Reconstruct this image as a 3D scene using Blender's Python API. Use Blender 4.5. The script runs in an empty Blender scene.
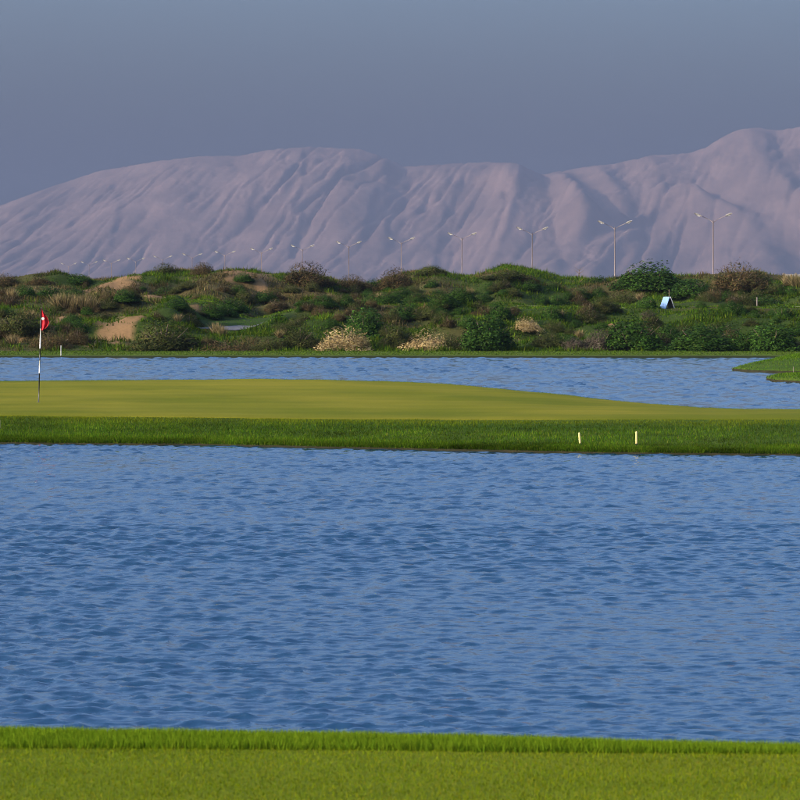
import bpy, math
import numpy as np
from mathutils import Vector

R = math.radians
rng = np.random.default_rng(7)
scene = bpy.context.scene
COL = scene.collection

# ------------------------------------------------------------------ camera
F = 3000.0           # focal length in pixels of the 800 px photograph
CAM_Z = 3.0          # eye height above the lake
HOR = 300.0          # photograph row of the horizon
cam = bpy.data.cameras.new('camera')
cam.sensor_width = 36.0
cam.lens = 36.0 * F / 800.0
cam.shift_y = -(400.0 - HOR) / 800.0
cam.clip_start = 0.5
cam.clip_end = 60000.0
cam.dof.use_dof = True
cam.dof.focus_distance = 60.0
cam.dof.aperture_fstop = 16.0
camo = bpy.data.objects.new('camera', cam)
COL.objects.link(camo)
camo.location = (0, 0, CAM_Z)
camo.rotation_euler = (R(90), 0, 0)
scene.camera = camo

# ------------------------------------------------------------------ sky, sun, exposure
SUN_EL, SUN_AZ = 21.0, 245.0       # azimuth clockwise from +Y
world = bpy.data.worlds.new('World')
scene.world = world
world.use_nodes = True
wn, wl = world.node_tree.nodes, world.node_tree.links
wn.clear()
sky = wn.new('ShaderNodeTexSky')
sky.sky_type = 'NISHITA'
sky.sun_disc = False
sky.sun_elevation = R(SUN_EL)
sky.sun_rotation = R(SUN_AZ)
sky.altitude = 0
sky.air_density = 1.0
sky.dust_density = 8.5
sky.ozone_density = 4.0
bg = wn.new('ShaderNodeBackground')
bg.inputs['Strength'].default_value = 0.15
wo = wn.new('ShaderNodeOutputWorld')
wb = wn.new('ShaderNodeMix'); wb.data_type = 'RGBA'; wb.blend_type = 'MULTIPLY'; wb.inputs[0].default_value = 1.0
wb.inputs[7].default_value = (0.90, 0.985, 1.08, 1)      # white balance of the evening sky
wl.new(sky.outputs[0], wb.inputs[6])
wl.new(wb.outputs[2], bg.inputs['Color'])
wl.new(bg.outputs[0], wo.inputs['Surface'])

sl = bpy.data.lights.new('sun', 'SUN')
sl.energy = 2.6
sl.angle = R(0.5)
sl.color = (1.0, 0.80, 0.58)
so = bpy.data.objects.new('sun', sl)
COL.objects.link(so)
sdir = Vector((math.sin(R(SUN_AZ)) * math.cos(R(SUN_EL)), math.cos(R(SUN_AZ)) * math.cos(R(SUN_EL)), math.sin(R(SUN_EL))))
so.rotation_euler = sdir.to_track_quat('Z', 'Y').to_euler()
so.location = (-60, -60, 60)

scene.view_settings.view_transform = 'Standard'
scene.view_settings.look = 'None'
scene.view_settings.exposure = 1.82
scene.view_settings.gamma = 1.0
scene.view_settings.use_curve_mapping = False
scene.cycles.filter_width = 1.0
scene.cycles.volume_bounces = 1
scene.cycles.max_bounces = 6

HAZE_DENSITY = 1.55e-4

# ------------------------------------------------------------------ helpers
def tag(o, label=None, cat=None, group=None, kind=None):
    if label: o['label'] = label
    if cat: o['category'] = cat
    if group: o['group'] = group
    if kind: o['kind'] = kind
    return o

def empty(name, loc, rz=0.0):
    o = bpy.data.objects.new(name, None)
    COL.objects.link(o)
    o.location = loc
    o.rotation_euler = (0, 0, rz)
    o.empty_display_size = 0.2
    return o

def make_mesh(name, verts, faces, mat, smooth=False, col=None):
    """verts (n,3); faces (m,k) all of one size; col (n,3) stored as point colour 'tint'."""
    verts = np.ascontiguousarray(verts, dtype=np.float32)
    faces = np.ascontiguousarray(faces, dtype=np.int32)
    me = bpy.data.meshes.new(name)
    m, k = faces.shape
    me.vertices.add(len(verts))
    me.vertices.foreach_set('co', verts.ravel())
    me.loops.add(m * k)
    me.loops.foreach_set('vertex_index', faces.ravel())
    me.polygons.add(m)
    me.polygons.foreach_set('loop_start', np.arange(0, m * k, k, dtype=np.int32))
    me.polygons.foreach_set('loop_total', np.full(m, k, dtype=np.int32))
    if smooth:
        me.polygons.foreach_set('use_smooth', np.ones(m, dtype=bool))
    if col is not None:
        a = me.color_attributes.new('tint', 'FLOAT_COLOR', 'POINT')
        c = np.ones((len(verts), 4), dtype=np.float32)
        c[:, :3] = col
        a.data.foreach_set('color', c.ravel())
    me.update(calc_edges=True)
    if mat: me.materials.append(mat)
    return me

def link(name, me, parent=None, loc=None):
    o = bpy.data.objects.new(name, me)
    COL.objects.link(o)
    if parent: o.parent = parent
    if loc is not None: o.location = loc
    return o

def grid_faces(nr, nc):
    i = np.arange(nr - 1)[:, None] * nc + np.arange(nc - 1)[None, :]
    return np.stack([i, i + 1, i + nc + 1, i + nc], -1).reshape(-1, 4)

class MB:
    """collects boxes, tubes and polygons into one mesh"""
    def __init__(self): self.v, self.f = [], []
    def poly(self, pts):
        b = len(self.v); self.v += [tuple(p) for p in pts]; self.f.append(tuple(range(b, b + len(pts))))
    def box(self, x0, x1, y0, y1, z0, z1):
        b = len(self.v)
        self.v += [(x, y, z) for z in (z0, z1) for y in (y0, y1) for x in (x0, x1)]
        for q in ((0, 2, 3, 1), (4, 5, 7, 6), (0, 1, 5, 4), (2, 6, 7, 3), (0, 4, 6, 2), (1, 3, 7, 5)):
            self.f.append(tuple(b + i for i in q))
    def tube(self, pts, rad, n=8, cap=True):
        pts = [Vector(p) for p in pts]
        if not hasattr(rad, '__len__'): rad = [rad] * len(pts)
        b = len(self.v)
        for i, p in enumerate(pts):
            d = (pts[min(i + 1, len(pts) - 1)] - pts[max(i - 1, 0)]).normalized()
            up = Vector((0, 0, 1)) if abs(d.z) < 0.9 else Vector((1, 0, 0))
            u = d.cross(up).normalized(); w = d.cross(u).normalized()
            for k in range(n):
                a = 2 * math.pi * k / n
                self.v.append(tuple(p + rad[i] * (math.cos(a) * u + math.sin(a) * w)))
        for i in range(len(pts) - 1):
            for k in range(n):
                k2 = (k + 1) % n
                self.f.append((b + i * n + k, b + i * n + k2, b + (i + 1) * n + k2, b + (i + 1) * n + k))
        if cap:
            self.f.append(tuple(b + k for k in range(n)))
            e = b + (len(pts) - 1) * n
            self.f.append(tuple(e + n - 1 - k for k in range(n)))
    def mesh(self, name, mat, smooth=False):
        me = bpy.data.meshes.new(name)
        me.from_pydata(self.v, [], self.f)
        me.update()
        if smooth:
            me.polygons.foreach_set('use_smooth', np.ones(len(me.polygons), dtype=bool))
        me.materials.append(mat)
        return me
    def build(self, name, mat, parent=None, loc=None, smooth=False):
        return link(name, self.mesh(name, mat, smooth), parent, loc)

def vnoise(x, y, seed=0):
    """smooth value noise, range about -1..1"""
    x = np.asarray(x, dtype=np.float64); y = np.asarray(y, dtype=np.float64)
    r = np.random.default_rng(seed).uniform(-1, 1, (256, 256))
    xi, yi = np.floor(x).astype(int), np.floor(y).astype(int)
    fx, fy = x - xi, y - yi
    fx = fx * fx * fx * (fx * (fx * 6 - 15) + 10); fy = fy * fy * fy * (fy * (fy * 6 - 15) + 10)
    a = r[xi % 256, yi % 256]; b = r[(xi + 1) % 256, yi % 256]
    c = r[xi % 256, (yi + 1) % 256]; d = r[(xi + 1) % 256, (yi + 1) % 256]
    return (a * (1 - fx) + b * fx) * (1 - fy) + (c * (1 - fx) + d * fx) * fy

def fbm(x, y, seed=0, oct=4, gain=0.5):
    s, a, n = 0.0, 1.0, 0.0
    for k in range(oct):
        s = s + a * vnoise(x * 2 ** k + 17.3 * k, y * 2 ** k - 9.1 * k, seed + k)
        n += a; a *= gain
    return s / n

def smooth01(t):
    t = np.clip(t, 0, 1)
    return t * t * (3 - 2 * t)

def px(x, y, Y):
    """point at distance Y on the sight line of photograph pixel (x, y)"""
    return ((x - 400.0) / F * Y, Y, CAM_Z - (y - HOR) / F * Y)

# ------------------------------------------------------------------ materials
def new_mat(name):
    m = bpy.data.materials.new(name)
    m.use_nodes = True
    nt = m.node_tree
    b = nt.nodes['Principled BSDF']
    return m, nt, b

def plain(name, col, rough=0.6, metal=0.0, spec=0.5, var=0.12, scale=6.0):
    m, nt, b = new_mat(name)
    tc = nt.nodes.new('ShaderNodeTexCoord')
    no = nt.nodes.new('ShaderNodeTexNoise'); no.inputs['Scale'].default_value = scale; no.inputs['Detail'].default_value = 5
    nt.links.new(tc.outputs['Object'], no.inputs['Vector'])
    mx = nt.nodes.new('ShaderNodeMix'); mx.data_type = 'RGBA'
    mx.inputs[6].default_value = (*[c * (1 - var) for c in col], 1)
    mx.inputs[7].default_value = (*[min(1, c * (1 + var)) for c in col], 1)
    nt.links.new(no.outputs['Fac'], mx.inputs[0])
    nt.links.new(mx.outputs[2], b.inputs['Base Color'])
    b.inputs['Roughness'].default_value = rough
    b.inputs['Metallic'].default_value = metal
    b.inputs['Specular IOR Level'].default_value = spec
    return m

def foliage_mat(name, trans=0.22, rough=0.7, spec=0.05):
    """leaf colour comes from the mesh's tint; some light passes through the leaf"""
    m, nt, b = new_mat(name)
    at = nt.nodes.new('ShaderNodeAttribute'); at.attribute_name = 'tint'
    nt.links.new(at.outputs['Color'], b.inputs['Base Color'])
    b.inputs['Roughness'].default_value = rough
    b.inputs['Specular IOR Level'].default_value = spec
    tr = nt.nodes.new('ShaderNodeBsdfTranslucent')
    nt.links.new(at.outputs['Color'], tr.inputs['Color'])
    mix = nt.nodes.new('ShaderNodeMixShader'); mix.inputs[0].default_value = trans
    nt.links.new(b.outputs[0], mix.inputs[1]); nt.links.new(tr.outputs[0], mix.inputs[2])
    nt.links.new(mix.outputs[0], nt.nodes['Material Output'].inputs['Surface'])
    return m

def ground_mat(name, c1, c2, scale=1.0, stretch=(1, 1, 1), c3=None, scale3=20.0, bump=0.3, rough=0.9, tint=False):
    m, nt, b = new_mat(name)
    L = nt.links
    tc = nt.nodes.new('ShaderNodeTexCoord')
    mp = nt.nodes.new('ShaderNodeMapping'); mp.inputs['Scale'].default_value = stretch
    L.new(tc.outputs['Object'], mp.inputs['Vector'])
    n1 = nt.nodes.new('ShaderNodeTexNoise'); n1.inputs['Scale'].default_value = scale; n1.inputs['Detail'].default_value = 6
    L.new(mp.outputs[0], n1.inputs['Vector'])
    r1 = nt.nodes.new('ShaderNodeMapRange'); r1.inputs[1].default_value = 0.35; r1.inputs[2].default_value = 0.65
    L.new(n1.outputs['Fac'], r1.inputs[0])
    mx = nt.nodes.new('ShaderNodeMix'); mx.data_type = 'RGBA'
    mx.inputs[6].default_value = (*c1, 1); mx.inputs[7].default_value = (*c2, 1)
    L.new(r1.outputs[0], mx.inputs[0])
    out = mx.outputs[2]
    n2 = nt.nodes.new('ShaderNodeTexNoise'); n2.inputs['Scale'].default_value = scale3; n2.inputs['Detail'].default_value = 4
    L.new(tc.outputs['Object'], n2.inputs['Vector'])
    if c3:
        r2 = nt.nodes.new('ShaderNodeMapRange'); r2.inputs[1].default_value = 0.45; r2.inputs[2].default_value = 0.75
        L.new(n2.outputs['Fac'], r2.inputs[0])
        m2 = nt.nodes.new('ShaderNodeMix'); m2.data_type = 'RGBA'
        L.new(r2.outputs[0], m2.inputs[0]); L.new(out, m2.inputs[6]); m2.inputs[7].default_value = (*c3, 1)
        out = m2.outputs[2]
    if tint:
        at = nt.nodes.new('ShaderNodeAttribute'); at.attribute_name = 'tint'
        m3 = nt.nodes.new('ShaderNodeMix'); m3.data_type = 'RGBA'; m3.blend_type = 'MULTIPLY'; m3.inputs[0].default_value = 1
        L.new(out, m3.inputs[6]); L.new(at.outputs['Color'], m3.inputs[7])
        out = m3.outputs[2]
    L.new(out, b.inputs['Base Color'])
    b.inputs['Roughness'].default_value = rough
    b.inputs['Specular IOR Level'].default_value = 0.03
    bp = nt.nodes.new('ShaderNodeBump'); bp.inputs['Strength'].default_value = bump; bp.inputs['Distance'].default_value = 0.03
    L.new(n2.outputs['Fac'], bp.inputs['Height']); L.new(bp.outputs[0], b.inputs['Normal'])
    return m

M = {}
M['foliage'] = foliage_mat('leaf')
M['grass'] = foliage_mat('grass_blade', trans=0.3, rough=0.9, spec=0.0)
M['dry'] = foliage_mat('dry_plume', trans=0.2, rough=0.8, spec=0.1)
M['stem'] = plain('woody_stem', (0.12, 0.085, 0.055), 0.85)
M['turf'] = ground_mat('mown_turf', (0.08, 0.105, 0.006), (0.10, 0.115, 0.008), 1.2, (0.4, 1, 1), (0.055, 0.08, 0.005), 40)
M['bank'] = ground_mat('bank_turf', (0.03, 0.06, 0.006), (0.045, 0.07, 0.008), 0.8, (0.5, 1, 1), (0.02, 0.035, 0.005), 12)
M['soil'] = ground_mat('bank_soil', (0.014, 0.015, 0.008), (0.024, 0.022, 0.012), 3.0)
M['sandy'] = ground_mat('dune_ground', (0.9, 0.9, 0.9), (1.0, 1.0, 1.0), 0.6, (1, 1, 1), (0.75, 0.75, 0.75), 6, tint=True, bump=0.6)
M['plain'] = ground_mat('desert_plain', (0.24, 0.19, 0.13), (0.30, 0.24, 0.17), 0.002)
M['path'] = ground_mat('path_asphalt', (0.08, 0.08, 0.09), (0.105, 0.105, 0.115), 2.0, c3=(0.07, 0.07, 0.075), scale3=30)
M['pathedge'] = plain('path_kerb', (0.22, 0.20, 0.11), 0.8)
M['steel'] = plain('galvanised_steel', (0.18, 0.14, 0.13), 0.6, 0.0)
M['lamp'] = plain('lamp_housing', (0.20, 0.185, 0.16), 0.4)
M['glass'] = plain('lamp_glass', (0.4, 0.4, 0.38), 0.15)
M['white'] = plain('white_paint', (0.55, 0.54, 0.52), 0.4)
M['black'] = plain('black_paint', (0.02, 0.02, 0.022), 0.4)
M['red'] = plain('red_cloth', (0.36, 0.010, 0.018), 0.75, spec=0.2)
M['yellow'] = plain('yellow_stake', (0.50, 0.39, 0.15), 0.5)
M['signblue'] = plain('pale_blue_board', (0.13, 0.22, 0.38), 0.5, var=0.25, scale=5)
M['signdark'] = plain('board_shade_fittings', (0.03, 0.025, 0.02), 0.7)  # near-black for the shade inside the open board; also hinge and sleeves
M['wood'] = plain('weathered_wood', (0.13, 0.11, 0.09), 0.85)
M['concrete'] = plain('pale_concrete', (0.24, 0.22, 0.20), 0.85)

# putting green: fine mown turf with faint mowing bands
def green_mat():
    m, nt, b = new_mat('putting_green')
    L = nt.links
    tc = nt.nodes.new('ShaderNodeTexCoord')
    n1 = nt.nodes.new('ShaderNodeTexNoise'); n1.inputs['Scale'].default_value = 0.35; n1.inputs['Detail'].default_value = 5
    mp = nt.nodes.new('ShaderNodeMapping'); mp.inputs['Scale'].default_value = (0.5, 1.1, 1)
    L.new(tc.outputs['Object'], mp.inputs['Vector']); L.new(mp.outputs[0], n1.inputs['Vector'])
    wv = nt.nodes.new('ShaderNodeTexWave'); wv.bands_direction = 'Y'; wv.inputs['Scale'].default_value = 0.32
    wv.inputs['Distortion'].default_value = 0.6; wv.inputs['Detail'].default_value = 2
    L.new(tc.outputs['Object'], wv.inputs['Vector'])
    ad = nt.nodes.new('ShaderNodeMath'); ad.operation = 'MULTIPLY_ADD'; ad.inputs[1].default_value = 0.05
    L.new(wv.outputs['Fac'], ad.inputs[0]); L.new(n1.outputs['Fac'], ad.inputs[2])
    rp = nt.nodes.new('ShaderNodeValToRGB')
    e = rp.color_ramp.elements
    e[0].position = 0.40; e[0].color = (0.094, 0.106, 0.004, 1)
    e[1].position = 0.72; e[1].color = (0.172, 0.152, 0.012, 1)
    L.new(ad.outputs[0], rp.inputs[0]); 
    n2 = nt.nodes.new('ShaderNodeTexNoise'); n2.inputs['Scale'].default_value = 30; n2.inputs['Detail'].default_value = 3
    L.new(tc.outputs['Object'], n2.inputs['Vector'])
    mx = nt.nodes.new('ShaderNodeMix'); mx.data_type = 'RGBA'; mx.blend_type = 'MULTIPLY'; mx.inputs[0].default_value = 0.35
    L.new(rp.outputs[0], mx.inputs[6]); L.new(n2.outputs['Fac'], mx.inputs[7])
    L.new(mx.outputs[2], b.inputs['Base Color'])
    b.inputs['Roughness'].default_value = 0.95; b.inputs['Specular IOR Level'].default_value = 0.05
    return m
M['green'] = green_mat()

def water_mat():
    m, nt, b = new_mat('lake_water')
    L = nt.links
    b.inputs['Base Color'].default_value = (0.002, 0.022, 0.055, 1)
    b.inputs['Roughness'].default_value = 0.03
    b.inputs['IOR'].default_value = 1.75
    tc = nt.nodes.new('ShaderNodeTexCoord')
    n = nt.nodes.new('ShaderNodeTexNoise'); n.inputs['Scale'].default_value = 12; n.inputs['Detail'].default_value = 1
    mp = nt.nodes.new('ShaderNodeMapping'); mp.inputs['Scale'].default_value = (0.7, 1.2, 1)
    L.new(tc.outputs['Object'], mp.inputs['Vector']); L.new(mp.outputs[0], n.inputs['Vector'])
    bp = nt.nodes.new('ShaderNodeBump'); bp.inputs['Strength'].default_value = 0.5; bp.inputs['Distance'].default_value = 0.014
    L.new(n.outputs['Fac'], bp.inputs['Height']); L.new(bp.outputs[0], b.inputs['Normal'])
    return m
M['water'] = water_mat()

def mountain_mat():
    m, nt, b = new_mat('mountain_rock')
    L = nt.links
    tc = nt.nodes.new('ShaderNodeTexCoord')
    n = nt.nodes.new('ShaderNodeTexNoise'); n.inputs['Scale'].default_value = 0.004; n.inputs['Detail'].default_value = 8; n.inputs['Roughness'].default_value = 0.6
    L.new(tc.outputs['Object'], n.inputs['Vector'])
    rp = nt.nodes.new('ShaderNodeValToRGB')
    e = rp.color_ramp.elements
    e[0].position = 0.3; e[0].color = (0.135, 0.085, 0.075, 1)
    e[1].position = 0.7; e[1].color = (0.28, 0.18, 0.155, 1)
    L.new(n.outputs['Fac'], rp.inputs[0]); L.new(rp.outputs[0], b.inputs['Base Color'])
    b.inputs['Roughness'].default_value = 0.95; b.inputs['Specular IOR Level'].default_value = 0.1
    n2 = nt.nodes.new('ShaderNodeTexNoise'); n2.inputs['Scale'].default_value = 0.015; n2.inputs['Detail'].default_value = 8; n2.inputs['Roughness'].default_value = 0.65
    L.new(tc.outputs['Object'], n2.inputs['Vector'])
    bp = nt.nodes.new('ShaderNodeBump'); bp.inputs['Strength'].default_value = 0.6; bp.inputs['Distance'].default_value = 14.0
    L.new(n2.outputs['Fac'], bp.inputs['Height']); L.new(bp.outputs[0], b.inputs['Normal'])
    return m
M['rock'] = mountain_mat()

# ------------------------------------------------------------------ the far plain
mb = MB(); S = 21000.0
mb.poly([(-S, -S, -0.7), (S, -S, -0.7), (S, S, -0.7), (-S, S, -0.7)])
tag(mb.build('ground', M['plain']), 'flat sandy plain reaching to the foot of the mountains', 'ground', kind='structure')

# ------------------------------------------------------------------ mountains (a worn ridge cut by gullies)
def build_mountain():
    cx, cy = 8.0, 12.5
    xs = np.arange(-2700, 2700 + 1, cx)
    ys = np.arange(9800, 13400 + 1, cy)
    X, Y = np.meshgrid(xs, ys)
    P = np.array([(-260, 262), (-150, 240), (-60, 222), (0, 205), (40, 190), (100, 170), (160, 160), (200, 155.5), (240, 155), (270, 149), (310, 146), (360, 148.5),
                  (385, 157), (405, 166), (420, 165), (450, 163), (500, 161), (515, 163), (543, 175), (560, 170), (580, 167),
                  (620, 162), (650, 155), (690, 152), (705, 147), (725, 135), (740, 128.5), (760, 127), (775, 130), (800, 126), (860, 134), (960, 120), (1060, 150)])
    YR = 12300.0
    ridge = YR + 240 * vnoise(xs / 700, xs * 0 + 3.3, 5) + 120 * vnoise(xs / 260, xs * 0 + 8.3, 6)
    pxs = 400 + xs / ridge * F
    H = (HOR - np.interp(pxs, P[:, 0], P[:, 1])) / F * ridge
    foot = 10450 + 260 * vnoise(xs / 600, xs * 0 + 1.7, 9) + 120 * vnoise(xs / 210, xs * 0 + 4.7, 10)
    t = (Y - foot[None]) / (ridge - foot)[None]
    tb = (13350 - Y) / (13350 - ridge)[None]
    pr = np.where(t < 1, np.clip(t, 0, 1) ** 1.15, np.clip(tb, 0, 1))
    pr = 0.80 * pr + 0.20 * smooth01(pr * 1.15)
    h = H[None] * pr
    # main spurs and side valleys, slanting down to the left
    sl = X - 0.4 * (Y - YR)
    right = smooth01((X - 350) / 500)
    big = fbm(sl / 620 + 0.2 * fbm(X / 500, Y / 500, 31), Y / 1500, 21, 3)
    h = h * (1 + (0.07 + 0.10 * right) * big * (1 - np.clip(t, 0, 1) ** 4) * np.clip(t * 3, 0, 1))
    col = 400 + X / Y * F; row = HOR - h / Y * F
    for (pts, A, wl_, wr_) in (
            ([(540, 172), (556, 190), (572, 206), (580, 222)], 105, 56, 22),
            ([(590, 165), (604, 180), (612, 196)], 46, 22, 14),
            ([(640, 156), (652, 175), (658, 198)], 120, 34, 30),
            ([(742, 124), (752, 150), (770, 185), (800, 215), (830, 235)], 150, 60, 34),
            ([(700, 205), (735, 225), (760, 255), (775, 290)], 95, 80, 30),
            ([(690, 205), (640, 218), (600, 222), (565, 245), (545, 290)], 40, 30, 14),
            ([(640, 226), (612, 245), (585, 290)], 30, 30, 10),
            ([(700, 215), (665, 240), (640, 290)], 26, 30, 10),
            ([(520, 180), (510, 215), (495, 250), (488, 290)], 16, 40, 6),
            ([(455, 185), (440, 220), (425, 290)], 14, 46, 6),
            ([(374, 186), (368, 205), (362, 232)], 14, 30, 4),
            ([(300, 154), (300, 180), (290, 205)], 16, 30, 4),
            ([(299, 205), (298, 225), (288, 250)], 14, 30, 4),
            ([(255, 185), (246, 210)], 10, 24, 4),
            ([(118, 205), (108, 240)], 9, 24, 4)):
        q = np.array(pts, float)
        d = col - np.interp(row, q[:, 1], q[:, 0])
        m = smooth01((row - q[0, 1] + 14) / 22) * (1 - smooth01((row - q[-1, 1]) / 16))
        h = h + A * m * np.where(d < 0, np.exp(-(d / wl_) ** 2), np.exp(-(d / wr_) ** 2))
    env = np.clip(t * 3, 0, 1) * (1 - 0.6 * smooth01((t - 0.8) / 0.2))
    h += 26 * fbm((X - 0.3 * (Y - YR)) / 380, Y / 900, 41, 3, 0.5) * np.clip(t * 4, 0, 1)
    # gullies: narrow cuts that follow the fall of the slope, dense in some places and absent in others
    nr, nc = h.shape
    for (lam_, el, A, pw, sd) in ((290, 9, 36, 9, 51), (130, 10, 22, 7, 53), (64, 12, 15.0, 6, 55), (34, 12, 9.0, 5, 57)):
        warp = 0.5 * fbm(X / (lam_ * 2.2), Y / (lam_ * 5), sd + 40, 3)
        u = (X - 0.30 * (Y - YR)) / lam_ + warp
        nz = np.abs(vnoise(u, Y / (lam_ * el) + 0.4 * warp, sd) + 0.25 * vnoise(u * 2.1, Y / (lam_ * el) * 2.3, sd + 1))
        some = smooth01(0.6 + 1.2 * fbm(X / (lam_ * 2.5), Y / (lam_ * 7), sd + 20, 2))
        h -= A * np.clip(1 - nz, 0, 1) ** pw * some * env
    h += (4.0 * fbm(X / 60, Y / 110, 45, 4, 0.65) + 8.0 * fbm(X / 210, Y / 320, 46, 3)) * np.clip(t * 4, 0, 1)
    h = np.maximum(h, 0)
    # bring the skyline back to the height it has
    app = (h / Y).max(axis=0)
    want = (HOR - np.interp(400 + xs / ridge * F, P[:, 0], P[:, 1])) / F
    ratio = want / np.maximum(app, 1e-4)
    k = np.exp(-0.5 * (np.arange(-4, 5) / 2.0) ** 2); k /= k.sum()
    ratio = np.convolve(np.pad(ratio, 4, mode='edge'), k, 'valid')
    h = h * ratio[None] + CAM_Z * (h > 1)
    z = h - 3.0
    V = np.stack([X, Y, z], -1).reshape(-1, 3)
    me = make_mesh('mountain', V, grid_faces(nr, nc), M['rock'], smooth=True)
    tag(link('mountain', me), 'long bare pinkish mountain range cut by gullies behind the dunes', 'mountain', kind='structure')
build_mountain()

# ------------------------------------------------------------------ lake with wind ripples
def waves(X, Y, far=False):
    """short wind waves with sharpened crests: returns displaced x, y and height"""
    r = np.random.default_rng(3)
    z = np.zeros_like(X); ox = np.zeros_like(X); oy = np.zeros_like(X)
    gust = np.clip(0.85 + 0.55 * fbm(X / 7 + 3, Y / 9, 61, 3), 0.35, 1.5)
    near_ = 1 - smooth01((Y - 22) / 19)      # the shortest ripples are only carried where they can be seen
    for l in np.geomspace(0.095, 0.70, 60):
        th = r.normal(R(78), R(27))        # wind blows across the lake, mostly towards the far shore
        k = 2 * math.pi / l
        a = 0.0158 * l * (1.0 if l < 0.16 else (0.16 / l) ** 1.3)
        a = a * near_ if l < 0.15 else a * (1 + 0.15 * (1 - near_))
        if far: a = 0.0 if l < 0.40 else a * 3.9
        p = k * (X * math.cos(th) + Y * math.sin(th)) + r.uniform(0, 6.28)
        z += a * np.sin(p); c = a * np.cos(p)
        ox += c * math.cos(th); oy += c * math.sin(th)
    return X + 0.8 * ox * gust, Y + 0.8 * oy * gust, z * gust

def water_patch(name, x0, x1, y0, y1, dx, dy, label, flat=False):
    xs = np.linspace(x0, x1, int(round((x1 - x0) / dx)) + 1); ys = np.linspace(y0, y1, int(round((y1 - y0) / dy)) + 1)
    X, Y = np.meshgrid(xs, ys)
    Z = np.zeros_like(X)
    if not flat: X, Y, Z = waves(X, Y, dx > 0.1)
    me = make_mesh(name, np.stack([X, Y, Z], -1).reshape(-1, 3), grid_faces(len(ys), len(xs)), M['water'], smooth=True)
    tag(link(name, me), label, 'water', kind='structure')
water_patch('lake', -6.5, 6.5, 14, 40, 0.034, 0.034, 'rippled blue lake water nearest the lawn')
water_patch('lake', -10.5, 10.5, 40, 67, 0.05, 0.055, 'rippled blue lake water in front of the island green')
water_patch('lake', -10.5, -6.5, 11, 40, 0.5, 0.5, 'rippled blue lake beside the water nearest the lawn', True)
water_patch('lake', 6.5, 10.5, 11, 40, 0.5, 0.5, 'rippled blue lake beside the water nearest the lawn', True)
water_patch('lake', -24, 24, 67, 160, 0.18, 0.19, 'rippled blue lake between the island green and the far bank')
water_patch('lake', -90, -10.5, 11, 67, 8, 8, 'rippled blue lake past the sides of the near water', True)
water_patch('lake', 10.5, 90, 11, 67, 8, 8, 'rippled blue lake past the sides of the near water', True)
water_patch('lake', -90, -24, 67, 160, 8, 8, 'rippled blue lake past the sides of the far water', True)
water_patch('lake', 24, 90, 67, 160, 8, 8, 'rippled blue lake past the sides of the far water', True)
water_patch('lake', -6.5, 6.5, 11, 14, 3, 3, 'strip of lake under the near bank', True)

# ------------------------------------------------------------------ grass blades
def blades(name, P, h, w, tint, label, mat=None, lean=0.45, parent=None):
    """one bent-over triangle per blade; P roots (n,3), h and w arrays, tint (n,3)"""
    n = len(P)
    a = rng.uniform(0, 2 * math.pi, n)
    u = np.stack([np.cos(a), np.sin(a), np.zeros(n)], -1)
    b = rng.uniform(0, 2 * math.pi, n)
    ln = np.abs(rng.normal(0, lean, n))
    tip = P + np.stack([np.cos(b) * ln * h, np.sin(b) * ln * h, h * np.clip(1 - 0.3 * ln, 0.4, 1)], -1)
    V = np.stack([P - u * w[:, None] / 2, P + u * w[:, None] / 2, tip], 1).reshape(-1, 3)
    C = np.repeat(tint, 3, axis=0)
    me = make_mesh(name, V, np.arange(3 * n).reshape(-1, 3), mat or M['grass'], col=C)
    o = link(name, me, parent)
    tag(o, label, 'grass' if not parent else None, kind='stuff')
    return o

def tints(n, cols, weights, jit=0.18):
    cols = np.array(cols); k = rng.choice(len(cols), n, p=np.array(weights) / sum(weights))
    return np.clip(cols[k] * np.exp(rng.normal(0, jit, (n, 1))) * np.exp(rng.normal(0, jit * 0.3, (n, 3))), 0.004, 0.9)

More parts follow.
